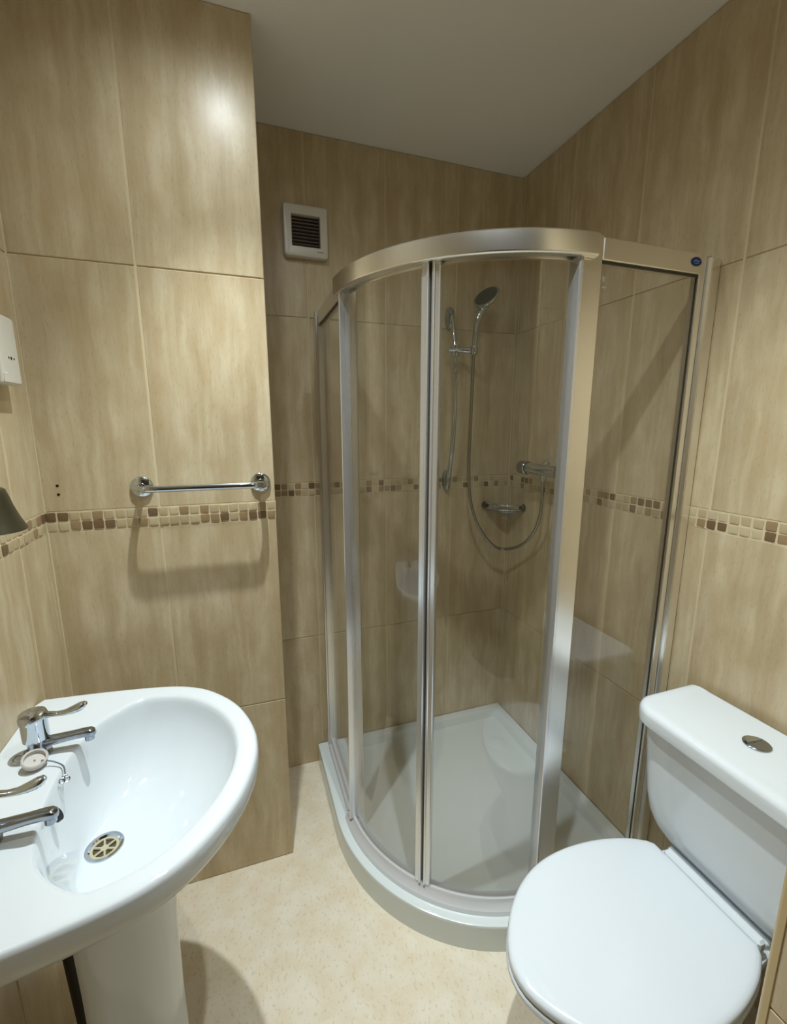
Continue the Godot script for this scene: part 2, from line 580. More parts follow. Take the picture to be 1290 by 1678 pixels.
# ---------------------------------------------------------------- shower tray
func quadrant(x: float, z: float, rad: float, y: float, inset: float, ix := 0.0) -> PackedVector3Array:
	# outline with its square corner at the room corner and a round front corner
	var out := PackedVector3Array()
	var x1 := x - inset
	var z1 := z - inset
	var q := rad - inset
	var c := Vector2(-(x1 - q), z1 - q)
	for i in 7: out.append(Vector3(-ix - (x1 - ix) * i / 6.0, y, ix))
	for i in range(1, 5): out.append(Vector3(-x1, y, ix + (c.y - ix) * i / 5.0))
	for i in 33:
		var a := 0.5 * PI * i / 32.0
		out.append(Vector3(c.x - cos(a) * q, y, c.y + sin(a) * q))
	for i in range(1, 6): out.append(Vector3(c.x + (-ix - c.x) * i / 5.0, y, z1))
	for i in range(1, 6): out.append(Vector3(-ix, y, z1 + (ix - z1) * i / 6.0))
	return out

func build_tray():
	var g := Geo.new()
	var X := 0.936
	var Z := 0.952
	var R := 0.538
	g.loft([quadrant(X, Z, R, 0.0, 0.0, 0.002), quadrant(X, Z, R, 0.080, -0.001, 0.002), quadrant(X, Z, R, 0.087, 0.002, 0.003), quadrant(X, Z, R, 0.090, 0.009, 0.004),
		quadrant(X, Z, R, 0.0905, 0.075, 0.035), quadrant(X, Z, R, 0.086, 0.084, 0.042), quadrant(X, Z, R, 0.058, 0.097, 0.056), quadrant(X, Z, R, 0.050, 0.115, 0.075), quadrant(X, Z, R, 0.046, 0.3, 0.26)])
	var o := thing("shower_tray", "white quadrant shower tray under the glass enclosure", "shower tray")
	part("tray_body", g, M.acrylic, o)
	g = Geo.new()
	g.lathe(Vector3(-0.14, 0.044, 0.22), Vector3.UP, [Vector2(0, 0), Vector2(0.045, 0), Vector2(0.045, 0.006), Vector2(0.038, 0.010), Vector2(0, 0.011)], 28)
	part("waste_cover", g, M.acrylic, o)

# ---------------------------------------------------------------- shower enclosure
var AC := Vector2(-0.400, 0.415)   # centre of the curved front

func arc_piece(g: Geo, section: Array, a0: float, a1: float, n: int):
	# section: Vector2(radius, y) swept round the centre of the curved front; angle 0 = towards -x, 90 = towards +z
	var rings := []
	for i in n + 1:
		var a := deg_to_rad(lerpf(a0, a1, float(i) / n))
		var rr := PackedVector3Array()
		for q in section: rr.append(Vector3(AC.x - cos(a) * q.x, q.y, AC.y + sin(a) * q.x))
		rings.append(rr)
	g.loft(rings)

func upright(g: Geo, ang: float, rad: float, w: float, t: float, y0: float, y1: float, bev := 0.002):
	# bar of rectangular section standing on the curved line
	var a := deg_to_rad(ang)
	var n := Vector3(-cos(a), 0, sin(a))
	var s := Vector3(sin(a), 0, cos(a))
	var c := Vector3(AC.x, 0, AC.y) + n * rad
	var R := func(i: float, y: float):
		var out := PackedVector3Array()
		var hw := w / 2 - i
		var ht := t / 2 - i
		for q in [[-hw + bev, -ht], [hw - bev, -ht], [hw, -ht + bev], [hw, ht - bev], [hw - bev, ht], [-hw + bev, ht], [-hw, ht - bev], [-hw, -ht + bev]]:
			out.append(c + s * q[0] + n * q[1] + Vector3(0, y, 0))
		return out
	g.loft([R.call(0.0, y0), R.call(0.0, y1)])

func build_enclosure():
	var o := thing("shower_enclosure", "curved glass shower enclosure with satin silver frame", "shower enclosure", Vector3(0, 0.0905, 0))
	var y0 := 0.091
	var y1 := 1.922
	var yr := 1.874
	var g := Geo.new()
	# corner posts
	g.box(Vector3(-0.885, y0, 0.400), Vector3(-0.845, y1 + 0.004, 0.458), 0.003)
	part("post", g, M.satin, o)
	g = Geo.new()
	g.box(Vector3(-0.441, y0, 0.868), Vector3(-0.381, y1 + 0.004, 0.905), 0.003)
	part("post", g, M.satin, o)
	# wall profiles, each a channel with a raised lip
	g = Geo.new()
	g.box(Vector3(-0.895, y0, 0.001), Vector3(-0.862, y1 - 0.002, 0.030), 0.002)
	g.box(Vector3(-0.889, y0, 0.028), Vector3(-0.868, y1 - 0.002, 0.042), 0.002)
	part("wall_profile", g, M.satin, o)
	g = Geo.new()
	g.box(Vector3(-0.036, y0, 0.872), Vector3(-0.001, y1 - 0.002, 0.903), 0.004)
	g.box(Vector3(-0.050, y0, 0.872), Vector3(-0.038, y1 - 0.002, 0.910), 0.005)
	g.box(Vector3(-0.072, y0, 0.876), Vector3(-0.051, y1 - 0.002, 0.901), 0.002)
	part("wall_profile", g, M.satin, o)
	# straight rails
	g = Geo.new()
	g.box(Vector3(-0.885, yr, 0.042), Vector3(-0.855, y1, 0.400), 0.002)
	part("top_rail", g, M.satin, o)
	g = Geo.new()
	g.box(Vector3(-0.381, yr, 0.872), Vector3(-0.072, y1, 0.9045), 0.002)
	var tr := part("top_rail", g, M.satin, o)
	g = Geo.new()
	g.box(Vector3(-0.896, y0, 0.042), Vector3(-0.852, y0 + 0.014, 0.400), 0.003)
	g.box(Vector3(-0.884, y0 + 0.012, 0.042), Vector3(-0.860, y0 + 0.042, 0.400), 0.003)
	part("bottom_rail", g, M.silver_coat, o)
	g = Geo.new()
	g.box(Vector3(-0.381, y0, 0.868), Vector3(-0.072, y0 + 0.014, 0.908), 0.003)
	g.box(Vector3(-0.381, y0 + 0.012, 0.876), Vector3(-0.072, y0 + 0.042, 0.900), 0.003)
	part("bottom_rail", g, M.silver_coat, o)
	# curved rails
	g = Geo.new()
	arc_piece(g, [Vector2(0.462, yr - 0.002), Vector2(0.466, y1 - 0.002), Vector2(0.470, y1), Vector2(0.503, y1), Vector2(0.508, y1 - 0.004), Vector2(0.508, yr + 0.004), Vector2(0.505, yr), Vector2(0.500, yr - 0.002), Vector2(0.492, yr - 0.002), Vector2(0.490, yr + 0.006), Vector2(0.470, yr + 0.006), Vector2(0.468, yr - 0.002)], 1.0, 89.0, 48)
	part("curved_top_rail", g, M.satin, o)
	g = Geo.new()
	arc_piece(g, [Vector2(0.455, y0), Vector2(0.455, y0 + 0.022), Vector2(0.476, y0 + 0.024), Vector2(0.480, y0 + 0.036), Vector2(0.489, y0 + 0.036), Vector2(0.492, y0 + 0.024), Vector2(0.507, y0 + 0.012), Vector2(0.509, y0)], 1.0, 89.0, 48)
	part("curved_bottom_rail", g, M.silver_coat, o)
	# fixed panes (two faces each, 6 mm apart)
	g = Geo.new()
	g.box(Vector3(-0.874, y0 + 0.038, 0.040), Vector3(-0.868, yr + 0.004, 0.403))
	part("fixed_pane", g, M.glass, o)
	g = Geo.new()
	g.box(Vector3(-0.384, y0 + 0.038, 0.885), Vector3(-0.070, yr + 0.004, 0.891))
	var fp := part("fixed_pane", g, M.glass, o)
	g = Geo.new()
	for q in [[-0.370, 1.832, 0.010, 0.012], [-0.368, 1.818, 0.014, 0.004], [-0.372, 1.848, 0.006, 0.004]]:
		g.box(Vector3(q[0], q[1], 0.8912), Vector3(q[0] + q[2], q[1] + q[3], 0.8914))
	part("etched_mark", g, M.etch, fp)
	# gaskets round the fixed panes
	g = Geo.new()
	g.box(Vector3(-0.381, yr - 0.004, 0.890), Vector3(-0.074, yr + 0.001, 0.8965), 0.001)
	part("gasket", g, M.seal, o)
	g = Geo.new()
	g.box(Vector3(-0.0735, y0 + 0.043, 0.891), Vector3(-0.0715, yr - 0.004, 0.8955), 0.0005)
	part("gasket", g, M.seal, o)
	g = Geo.new()
	g.box(Vector3(-0.8795, yr - 0.005, 0.042), Vector3(-0.875, yr + 0.001, 0.400), 0.001)
	part("gasket", g, M.seal, o)
	# oval badge on the top rail
	g = Geo.new()
	var rings := []
	for q in [Vector2(1.0, 0.903), Vector2(1.0, 0.9062), Vector2(0.93, 0.9068)]:
		var rr := PackedVector3Array()
		for i in 28:
			var a := TAU * i / 28.0
			rr.append(Vector3(-0.0925 + cos(a) * 0.0165 * q.x, 1.9008 + sin(a) * 0.0105 * q.x, q.y))
		rings.append(rr)
	g.loft(rings)
	var badge := part("badge", g, M.blue, tr)
	g = Geo.new()
	g.tube(spline3([Vector3(-0.103, 1.8985, 0.9069), Vector3(-0.097, 1.9035, 0.9069), Vector3(-0.091, 1.9000, 0.9069), Vector3(-0.083, 1.9035, 0.9069)], 5), 0.0012, 5)
	g.tube(spline3([Vector3(-0.100, 1.8955, 0.9069), Vector3(-0.093, 1.8965, 0.9069), Vector3(-0.086, 1.8975, 0.9069)], 4), 0.0009, 5)
	for i in g.v.size(): g.v[i] -= Vector3(0, 0.0905, 0)
	var swirl := MeshInstance3D.new()
	swirl.mesh = g.mesh()
	swirl.material_override = M.pale_blue
	add(swirl, "emblem", o)
	# sliding doors
	for k in 2:
		var a0 := 3.5 if k == 0 else 46.3
		var a1 := 43.7 if k == 0 else 86.5
		var rad := 0.480
		g = Geo.new()
		arc_piece(g, [Vector2(rad - 0.003, y0 + 0.040), Vector2(rad - 0.003, yr + 0.002), Vector2(rad + 0.003, yr + 0.002), Vector2(rad + 0.003, y0 + 0.040)], a0, a1, 30)
		var door := part("sliding_door", g, M.glass, o)
		var inner := 43.4 if k == 0 else 46.6
		var outer := 3.2 if k == 0 else 86.8
		g = Geo.new()
		upright(g, inner, rad, 0.020, 0.022, y0 + 0.038, yr + 0.001)
		upright(g, inner + (0.7 if k == 0 else -0.7), rad + 0.011, 0.007, 0.008, y0 + 0.038, yr + 0.001, 0.002)
		piece("meeting_stile", g, M.bright, door)
		g = Geo.new()
		upright(g, outer, rad, 0.018, 0.020, y0 + 0.038, yr + 0.001)
		piece("outer_stile", g, M.bright, door)
		g = Geo.new()
		upright(g, inner + (1.15 if k == 0 else -1.15), rad - 0.004, 0.006, 0.012, y0 + 0.038, yr + 0.001, 0.001)
		upright(g, outer + (1.5 if k == 0 else -1.5), rad, 0.006, 0.010, y0 + 0.038, yr + 0.001, 0.001)
		piece("seal_strip", g, M.door_seal, door)
	# door jambs fixed to the posts
	g = Geo.new()
	g.box(Vector3(-0.900, y0 + 0.03, 0.456), Vector3(-0.868, yr, 0.466), 0.002)
	part("door_jamb", g, M.bright, o)
	g = Geo.new()
	g.box(Vector3(-0.450, y0 + 0.03, 0.876), Vector3(-0.439, yr, 0.912), 0.002)
	part("door_jamb", g, M.bright, o)

# a piece under a part that stands at the same origin as its thing's children
func piece(called: String, g: Geo, m: Material, parent: Node3D) -> MeshInstance3D:
	return part(called, g, m, parent)

# ---------------------------------------------------------------- basin
const BX := -1.6850
const BZ := 0.92

func build_basin():
	var N := 96
	var outer := mirrored([Vector2(0.0, 0.310), Vector2(0.002, 0.3175), Vector2(0.15, 0.304), Vector2(0.29, 0.280), Vector2(0.365, 0.247), Vector2(0.417, 0.197), Vector2(0.455, 0.140), Vector2(0.478, 0.080), Vector2(0.4885, 0.03), Vector2(0.4895, 0.0)], N, 0.24)
	var inner := mirrored([Vector2(0.131, 0.0), Vector2(0.134, 0.06), Vector2(0.146, 0.125), Vector2(0.170, 0.182), Vector2(0.232, 0.236), Vector2(0.29, 0.232), Vector2(0.34, 0.208), Vector2(0.386, 0.164), Vector2(0.418, 0.116), Vector2(0.440, 0.06), Vector2(0.4485, 0.0)], N, 0.24)
	var W := func(p: Vector2, y: float): return Vector3(BX + maxf(p.x, 0.0), y, BZ + p.y)
	var rings := []
	for s in [[0.66, 0.34, 0.60], [0.70, 0.42, 0.64], [0.80, 0.62, 0.70], [0.90, 0.82, 0.755], [0.965, 0.945, 0.790], [0.988, 0.98, 0.803], [1.0, 1.0, 0.815], [1.003, 1.003, 0.832], [1.0, 1.0, 0.846], [0.992, 0.992, 0.8525], [0.98, 0.98, 0.855], [0.96, 0.96, 0.8555]]:
		var rr := PackedVector3Array()
		for p in outer: rr.append(W.call(Vector2(p.x * s[0], p.y * s[1]), s[2]))
		rings.append(rr)
	# deck and rim slope slightly to the bowl
	var ic := Vector2(0.24, 0)
	for s in [[1.05, 0.8545], [1.02, 0.8525], [1.0, 0.848], [0.985, 0.840], [0.968, 0.826]]:
		var rr := PackedVector3Array()
		for p in inner: rr.append(W.call(ic + (p - ic) * s[0], s[1]))
		rings.append(rr)
	var dc := Vector2(0.193, -0.004)
	var steps := 18
	for i in range(1, steps + 1):
		var t := float(i) / steps
		var y := 0.826 - 0.132 * (1.0 - pow(1.0 - t, 2.3)) - 0.004 * t
		var rr := PackedVector3Array()
		for j in N:
			var a: Vector2 = ic + (inner[j] - ic) * 0.968
			var d: Vector2 = (a - dc).normalized() * 0.030 + dc
			rr.append(W.call(a.lerp(d, pow(t, 1.25)), y))
		rings.append(rr)
	var hole := PackedVector3Array()
	for j in N:
		var a: Vector2 = ic + (inner[j] - ic) * 0.968
		hole.append(W.call((a - dc).normalized() * 0.024 + dc, 0.682))
	rings.append(hole)
	var g := Geo.new()
	g.loft(rings)
	var o := thing("wash_basin", "white ceramic wash basin with rounded front on the left wall", "basin", Vector3(BX, 0.60, BZ))
	part("bowl", g, M.ceramic, o)
	# waste
	g = Geo.new()
	var c := Vector3(BX + 0.193, 0.6885, BZ - 0.004)
	rings = []
	for q in [Vector2(0.0235, -0.006), Vector2(0.033, -0.002), Vector2(0.0345, 0.001), Vector2(0.033, 0.0035), Vector2(0.0275, 0.0035), Vector2(0.0235, -0.001)]:
		rings.append(g.circle(c + Vector3(0, q.y, 0), Vector3.UP, q.x, 36))
	g.loft(rings, false, false, true)
	var waste := part("waste", g, M.chrome, o)
	g = Geo.new()
	g.lathe(c + Vector3(0, -0.006, 0), Vector3.UP, [Vector2(0, 0), Vector2(0.0242, 0), Vector2(0.0242, 0.0015), Vector2(0, 0.0015)], 24)
	part("waste_well", g, M.drain, waste)
	g = Geo.new()
	for k in 3:
		var a := PI * k / 3.0 + 0.3
		var d := Vector3(cos(a), 0, sin(a)) * 0.0235
		g.tube(PackedVector3Array([c - d + Vector3(0, -0.002, 0), c + d + Vector3(0, -0.002, 0)]), 0.0022, 6)
	g.lathe(c + Vector3(0, -0.0035, 0), Vector3.UP, [Vector2(0, 0), Vector2(0.007, 0), Vector2(0.007, 0.003), Vector2(0, 0.004)], 16)
	rings = []
	for q in [Vector2(0.0245, -0.0035), Vector2(0.0245, 0.0), Vector2(0.020, 0.0), Vector2(0.020, -0.0035)]:
		rings.append(g.circle(c + Vector3(0, q.y, 0), Vector3.UP, q.x, 28))
	g.loft(rings, false, false, true)
	part("waste_grid", g, M.brass, waste)
	# overflow slot, in the back slope of the bowl
	g = Geo.new()
	rings = []
	for q in [0.0, 1.0]:
		var rr := PackedVector3Array()
		for i in 20:
			var a := TAU * i / 20.0
			rr.append(Vector3(BX + 0.143 + 0.006 * q - sin(a) * 0.006, 0.824 + sin(a) * 0.0125 + 0.004 * q, BZ + 0.045 + cos(a) * 0.009))
		rings.append(rr)
	g.loft(rings)
	part("overflow_slot", g, M.black, o)
	# pedestal: hollow-backed column
	rings = []
	for s in [[0.0, 0.300, 0.118, 0.150], [0.03, 0.304, 0.116, 0.150], [0.10, 0.305, 0.108, 0.158], [0.30, 0.304, 0.104, 0.158], [0.48, 0.306, 0.105, 0.156], [0.56, 0.312, 0.107, 0.155], [0.5995, 0.318, 0.108, 0.155]]:
		var rr := PackedVector3Array()
		for p in mirrored([Vector2(s[3], s[2] - 0.004), Vector2(s[3] + 0.03, s[2]), Vector2(s[1] - 0.09, s[2] * 0.93), Vector2(s[1] - 0.045, s[2] * 0.76), Vector2(s[1] - 0.015, s[2] * 0.46), Vector2(s[1], 0.0)], 64, 0.21):
			rr.append(Vector3(BX + p.x, s[0], BZ + p.y))
		rings.append(rr)
	g = Geo.new()
	g.crease = 60.0
	g.loft(rings)
	tag(part("basin_pedestal", g, M.ceramic), "white ceramic pedestal standing under the wash basin", "pedestal")
	g = Geo.new()
	g.tube(PackedVector3Array([Vector3(-1.566, 0.59, 0.93), Vector3(-1.556, 0.30, 0.93), Vector3(-1.556, 0.001, 0.93)]), 0.0195, 16)
	tag(part("waste_pipe", g, M.black), "black waste pipe dropping down behind the basin pedestal", "pipe")
	# taps
	for k in 2:
		tap(BZ + (-0.100 if k == 0 else 0.108), "chrome lever basin tap nearer the towel rail wall, beside the plug" if k == 0 else "chrome lever basin tap at the left edge, nearer the viewer")
	# plug with its chain, lying on the deck
	var pc := Vector3(BX + 0.080, 0.8575, BZ - 0.062)
	var pl := thing("basin_plug", "white rubber plug lying on the basin deck with its chain", "plug", pc)
	var tilt := Vector3(0.22, 1.0, 0.28).normalized()
	g = Geo.new()
	rings = []
	for q in [Vector2(0.0001, 0.005), Vector2(0.0165, 0.005), Vector2(0.0172, 0.0125), Vector2(0.0195, 0.0135), Vector2(0.0212, 0.012), Vector2(0.0212, 0.0085), Vector2(0.0185, 0.0), Vector2(0.0001, 0.0)]:
		rings.append(g.circle(pc + Vector3(0.001, 0.006, 0.0) + tilt * q.y, tilt, q.x, 32))
	g.loft(rings)
	part("plug_body", g, M.rubber_white, pl)
	g = Geo.new()
	g.lathe(pc + Vector3(0.001, 0.006, 0) + tilt * 0.005, tilt, [Vector2(0.0016, 0), Vector2(0.0016, 0.0015), Vector2(0, 0.002)], 10)
	part("plug_pin", g, M.dull_chrome, pl)
	g = Geo.new()
	var chain := spline3([Vector3(-1.590, 0.868, 0.863), Vector3(-1.570, 0.864, 0.868), Vector3(-1.552, 0.860, 0.880), Vector3(-1.545, 0.856, 0.893), Vector3(-1.5425, 0.851, 0.903)], 6)
	var since := 0.0
	for i in chain.size() - 1:
		g.lathe(chain[i] - Vector3(0, 0.0017, 0), Vector3.UP, [Vector2(0, 0), Vector2(0.0016, 0.0008), Vector2(0.0017, 0.0018), Vector2(0.0014, 0.003), Vector2(0, 0.0036)], 8)
	g.tube(chain, 0.0008, 6)
	for q in [Vector3(-1.5425, 0.851, 0.904), Vector3(-1.538, 0.850, 0.908), Vector3(-1.545, 0.850, 0.910)]:
		g.ring_tube(g.circle(q, Vector3(0.3, 0.6, 0.5), 0.0045, 14), 0.0012, 6)
	part("chain", g, M.dull_chrome, pl)
	g = Geo.new()
	g.ring_tube(g.circle(Vector3(-1.638, 0.8615, 0.835), Vector3(0.25, 1, 0.2), 0.009, 18), 0.0014, 6)
	g.ring_tube(g.circle(Vector3(-1.626, 0.8640, 0.826), Vector3(0.6, 0.6, 0.2), 0.007, 16), 0.0018, 6)
	part("chain_ring", g, M.dull_chrome, pl)

func tap(z: float, label: String):
	var b := Vector3(BX + 0.074, 0.8545, z)
	var o := thing("basin_tap", label, "tap", b, "basin taps")
	var g := Geo.new()
	g.lathe(b, Vector3.UP, [Vector2(0, 0), Vector2(0.0225, 0), Vector2(0.0225, 0.003), Vector2(0.019, 0.006), Vector2(0.0165, 0.012), Vector2(0.0165, 0.030), Vector2(0.018, 0.036), Vector2(0, 0.036)], 28)
	part("tap_body", g, M.dull_chrome, o)
	g = Geo.new()
	# spout: flattened bar that leaves the body, widens and turns down at its tip
	var rings := []
	for s in [[0.006, 0.024, 0.012, 0.010], [0.030, 0.026, 0.0105, 0.0085], [0.060, 0.028, 0.0095, 0.0075], [0.080, 0.029, 0.010, 0.0078], [0.092, 0.028, 0.0105, 0.0085], [0.098, 0.026, 0.0085, 0.0075], [0.1005, 0.025, 0.004, 0.0035]]:
		var rr := PackedVector3Array()
		for i in 20:
			var a := TAU * i / 20.0
			var cy := cos(a)
			var sy := sin(a)
			rr.append(b + Vector3(s[0], s[1] + signf(sy) * pow(absf(sy), 0.7) * s[3], signf(cy) * pow(absf(cy), 0.7) * s[2]))
		rings.append(rr)
	g.loft(rings)
	g.lathe(b + Vector3(0.089, 0.024, 0), Vector3.DOWN, [Vector2(0, 0), Vector2(0.0085, 0), Vector2(0.0085, 0.012), Vector2(0.0065, 0.012), Vector2(0.0065, 0.006), Vector2(0, 0.006)], 18)
	part("spout", g, M.dull_chrome, o)
	g = Geo.new()
	g.lathe(b + Vector3(0, 0.034, 0), Vector3.UP, [Vector2(0, 0), Vector2(0.019, 0), Vector2(0.0225, 0.003), Vector2(0.0225, 0.040), Vector2(0.0245, 0.044), Vector2(0.0245, 0.052), Vector2(0.022, 0.058), Vector2(0.014, 0.062), Vector2(0, 0.063)], 32)
	part("head", g, M.chrome, o)
	g = Geo.new()
	rings = []
	for s in [[0.012, 0.084, 0.0085, 0.0065], [0.026, 0.083, 0.0075, 0.0055], [0.040, 0.081, 0.0068, 0.0042], [0.054, 0.081, 0.0078, 0.0050], [0.068, 0.084, 0.0100, 0.0070], [0.080, 0.088, 0.0108, 0.0078], [0.088, 0.0915, 0.0088, 0.0062], [0.092, 0.0935, 0.004, 0.003]]:
		var rr := PackedVector3Array()
		for i in 18:
			var a := TAU * i / 18.0
			rr.append(b + Vector3(s[0] - sin(a) * s[3] * 0.3, s[1] + sin(a) * s[3], cos(a) * s[2]))
		rings.append(rr)
	g.loft(rings)
	part("lever", g, M.chrome, o)

# ---------------------------------------------------------------- toilet
const TZ := 1.215

func build_toilet():
	var o := thing("toilet", "white close-coupled toilet with its lid closed", "toilet", Vector3(-0.35, 0, TZ))
	var g := Geo.new()
	var N := 72
	var rings := []
	# foot to rim: [y, back, front, half width]
	for s in [[0.0, 0.11, 0.545, 0.118], [0.02, 0.11, 0.545, 0.116], [0.05, 0.12, 0.53, 0.104], [0.14, 0.12, 0.535, 0.102], [0.22, 0.09, 0.585, 0.122], [0.29, 0.06, 0.655, 0.155], [0.345, 0.04, 0.71, 0.176], [0.375, 0.03, 0.728, 0.183], [0.383, 0.032, 0.725, 0.180], [0.3855, 0.04, 0.716, 0.172]]:
		var rr := PackedVector3Array()
		var b: float = s[1]
		var l: float = s[2] - s[1]
		var w: float = s[3]
		for p in mirrored([Vector2(b, w * 0.58), Vector2(b + 0.02, w * 0.63), Vector2(b + l * 0.3, w * 0.76), Vector2(b + l * 0.45, w * 0.95), Vector2(b + l * 0.6, w), Vector2(b + l * 0.78, w * 0.86), Vector2(b + l * 0.91, w * 0.55), Vector2(b + l * 0.98, w * 0.22), Vector2(b + l, 0)], N, b + l * 0.5):
			rr.append(Vector3(-p.x, s[0], TZ + p.y))
		rings.append(rr)
	g.crease = 50
	g.loft(rings)
	g.loft([rounded(-0.20, -0.02, TZ - 0.110, TZ + 0.110, 0.33, 0.05, 0.01, 0.01, 0.05), rounded(-0.215, -0.015, TZ - 0.122, TZ + 0.122, 0.36, 0.05, 0.01, 0.01, 0.05), rounded(-0.215, -0.015, TZ - 0.124, TZ + 0.124, 0.396, 0.05, 0.01, 0.01, 0.05), rounded(-0.21, -0.02, TZ - 0.120, TZ + 0.120, 0.402, 0.05, 0.01, 0.01, 0.05)])
	part("pan", g, M.ceramic, o)
	# seat and lid
	var half := [Vector2(0.222, 0.128), Vector2(0.2235, 0.134), Vector2(0.28, 0.165), Vector2(0.36, 0.187), Vector2(0.45, 0.195), Vector2(0.53, 0.188), Vector2(0.60, 0.165), Vector2(0.66, 0.127), Vector2(0.705, 0.080), Vector2(0.732, 0.035), Vector2(0.739, 0.0)]
	var line := mirrored(half, 96, 0.46)
	var L := func(s: float, y: float):
		var rr := PackedVector3Array()
		for p in line:
			var q := Vector2(0.46, 0) + (p - Vector2(0.46, 0)) * s
			rr.append(Vector3(-q.x, y, TZ + q.y))
		return rr
	g = Geo.new()
	g.loft([L.call(0.95, 0.387), L.call(0.985, 0.388), L.call(1.0, 0.392), L.call(1.0, 0.400), L.call(0.99, 0.4035), L.call(0.96, 0.4045)])
	part("seat", g, M.seat_plastic, o)
	g = Geo.new()
	g.loft([L.call(0.94, 0.4068), L.call(0.985, 0.4075), L.call(0.992, 0.410), L.call(0.992, 0.418), L.call(0.985, 0.4225), L.call(0.965, 0.4262), L.call(0.93, 0.4285), L.call(0.85, 0.4300), L.call(0.6, 0.4310), L.call(0.3, 0.4315)])
	part("seat_lid", g, M.seat_plastic, o)
	g = Geo.new()
	g.box(Vector3(-0.226, 0.404, TZ - 0.100), Vector3(-0.204, 0.4325, TZ + 0.128), 0.005)
	part("hinge", g, M.seat_plastic, o)
	# cistern
	rings = []
	for s in [[0.404, 0.150, 0.120, 0.04], [0.408, 0.166, 0.145, 0.05], [0.420, 0.180, 0.172, 0.06], [0.442, 0.191, 0.193, 0.06], [0.475, 0.199, 0.206, 0.06], [0.53, 0.207, 0.212, 0.06], [0.62, 0.216, 0.216, 0.06], [0.744, 0.228, 0.220, 0.06]]:
		rings.append(rounded(-s[1], -0.022, TZ - s[2], TZ + s[2], s[0], s[3], 0.012, 0.012, s[3], 8))
	g = Geo.new()
	g.loft(rings)
	part("cistern", g, M.ceramic, o)
	rings = []
	for s in [[0.741, 0.010], [0.7435, 0.003], [0.748, 0.0], [0.772, 0.0], [0.780, 0.0035], [0.785, 0.010], [0.7868, 0.018], [0.7868, 0.034], [0.7860, 0.040], [0.7860, 0.08]]:
		var i: float = s[1]
		var rr: float = maxf(0.075 - i, 0.01)
		var j := minf(i, 0.004)
		rings.append(rounded(-0.254 + i, -0.016 - j, TZ - 0.232 + i, TZ + 0.232 - i, s[0], rr, 0.012, 0.012, rr, 10))
	g = Geo.new()
	g.loft(rings)
	var lid := part("cistern_lid", g, M.ceramic, o)
	g = Geo.new()
	var c := Vector3(-0.118, 0.7858, TZ + 0.003)
	g.lathe(c, Vector3.UP, [Vector2(0, 0), Vector2(0.0275, 0), Vector2(0.0275, 0.003), Vector2(0.0255, 0.0045), Vector2(0.0235, 0.0035), Vector2(0, 0.0035)], 36)
	part("flush_button", g, M.dull_chrome, lid)
	g = Geo.new()
	# the small half-flush key, a crescent raised out of the button
	rings = []
	for y in [0.003, 0.0062, 0.0068]:
		var rr := PackedVector3Array()
		var k := 0.0 if y < 0.0065 else 0.0012
		for i in 13:
			var a := deg_to_rad(200.0 + 150.0 * i / 12.0)
			rr.append(c + Vector3(cos(a) * (0.022 - k), y, sin(a) * (0.022 - k)))
		for i in 13:
			var a := deg_to_rad(350.0 - 150.0 * i / 12.0)
			rr.append(c + Vector3(cos(a) * 0.0, y, -0.004 - k + sin(a) * 0.004))
		rings.append(rr)
	g.loft(rings)
	part("half_flush_key", g, M.chrome, lid)

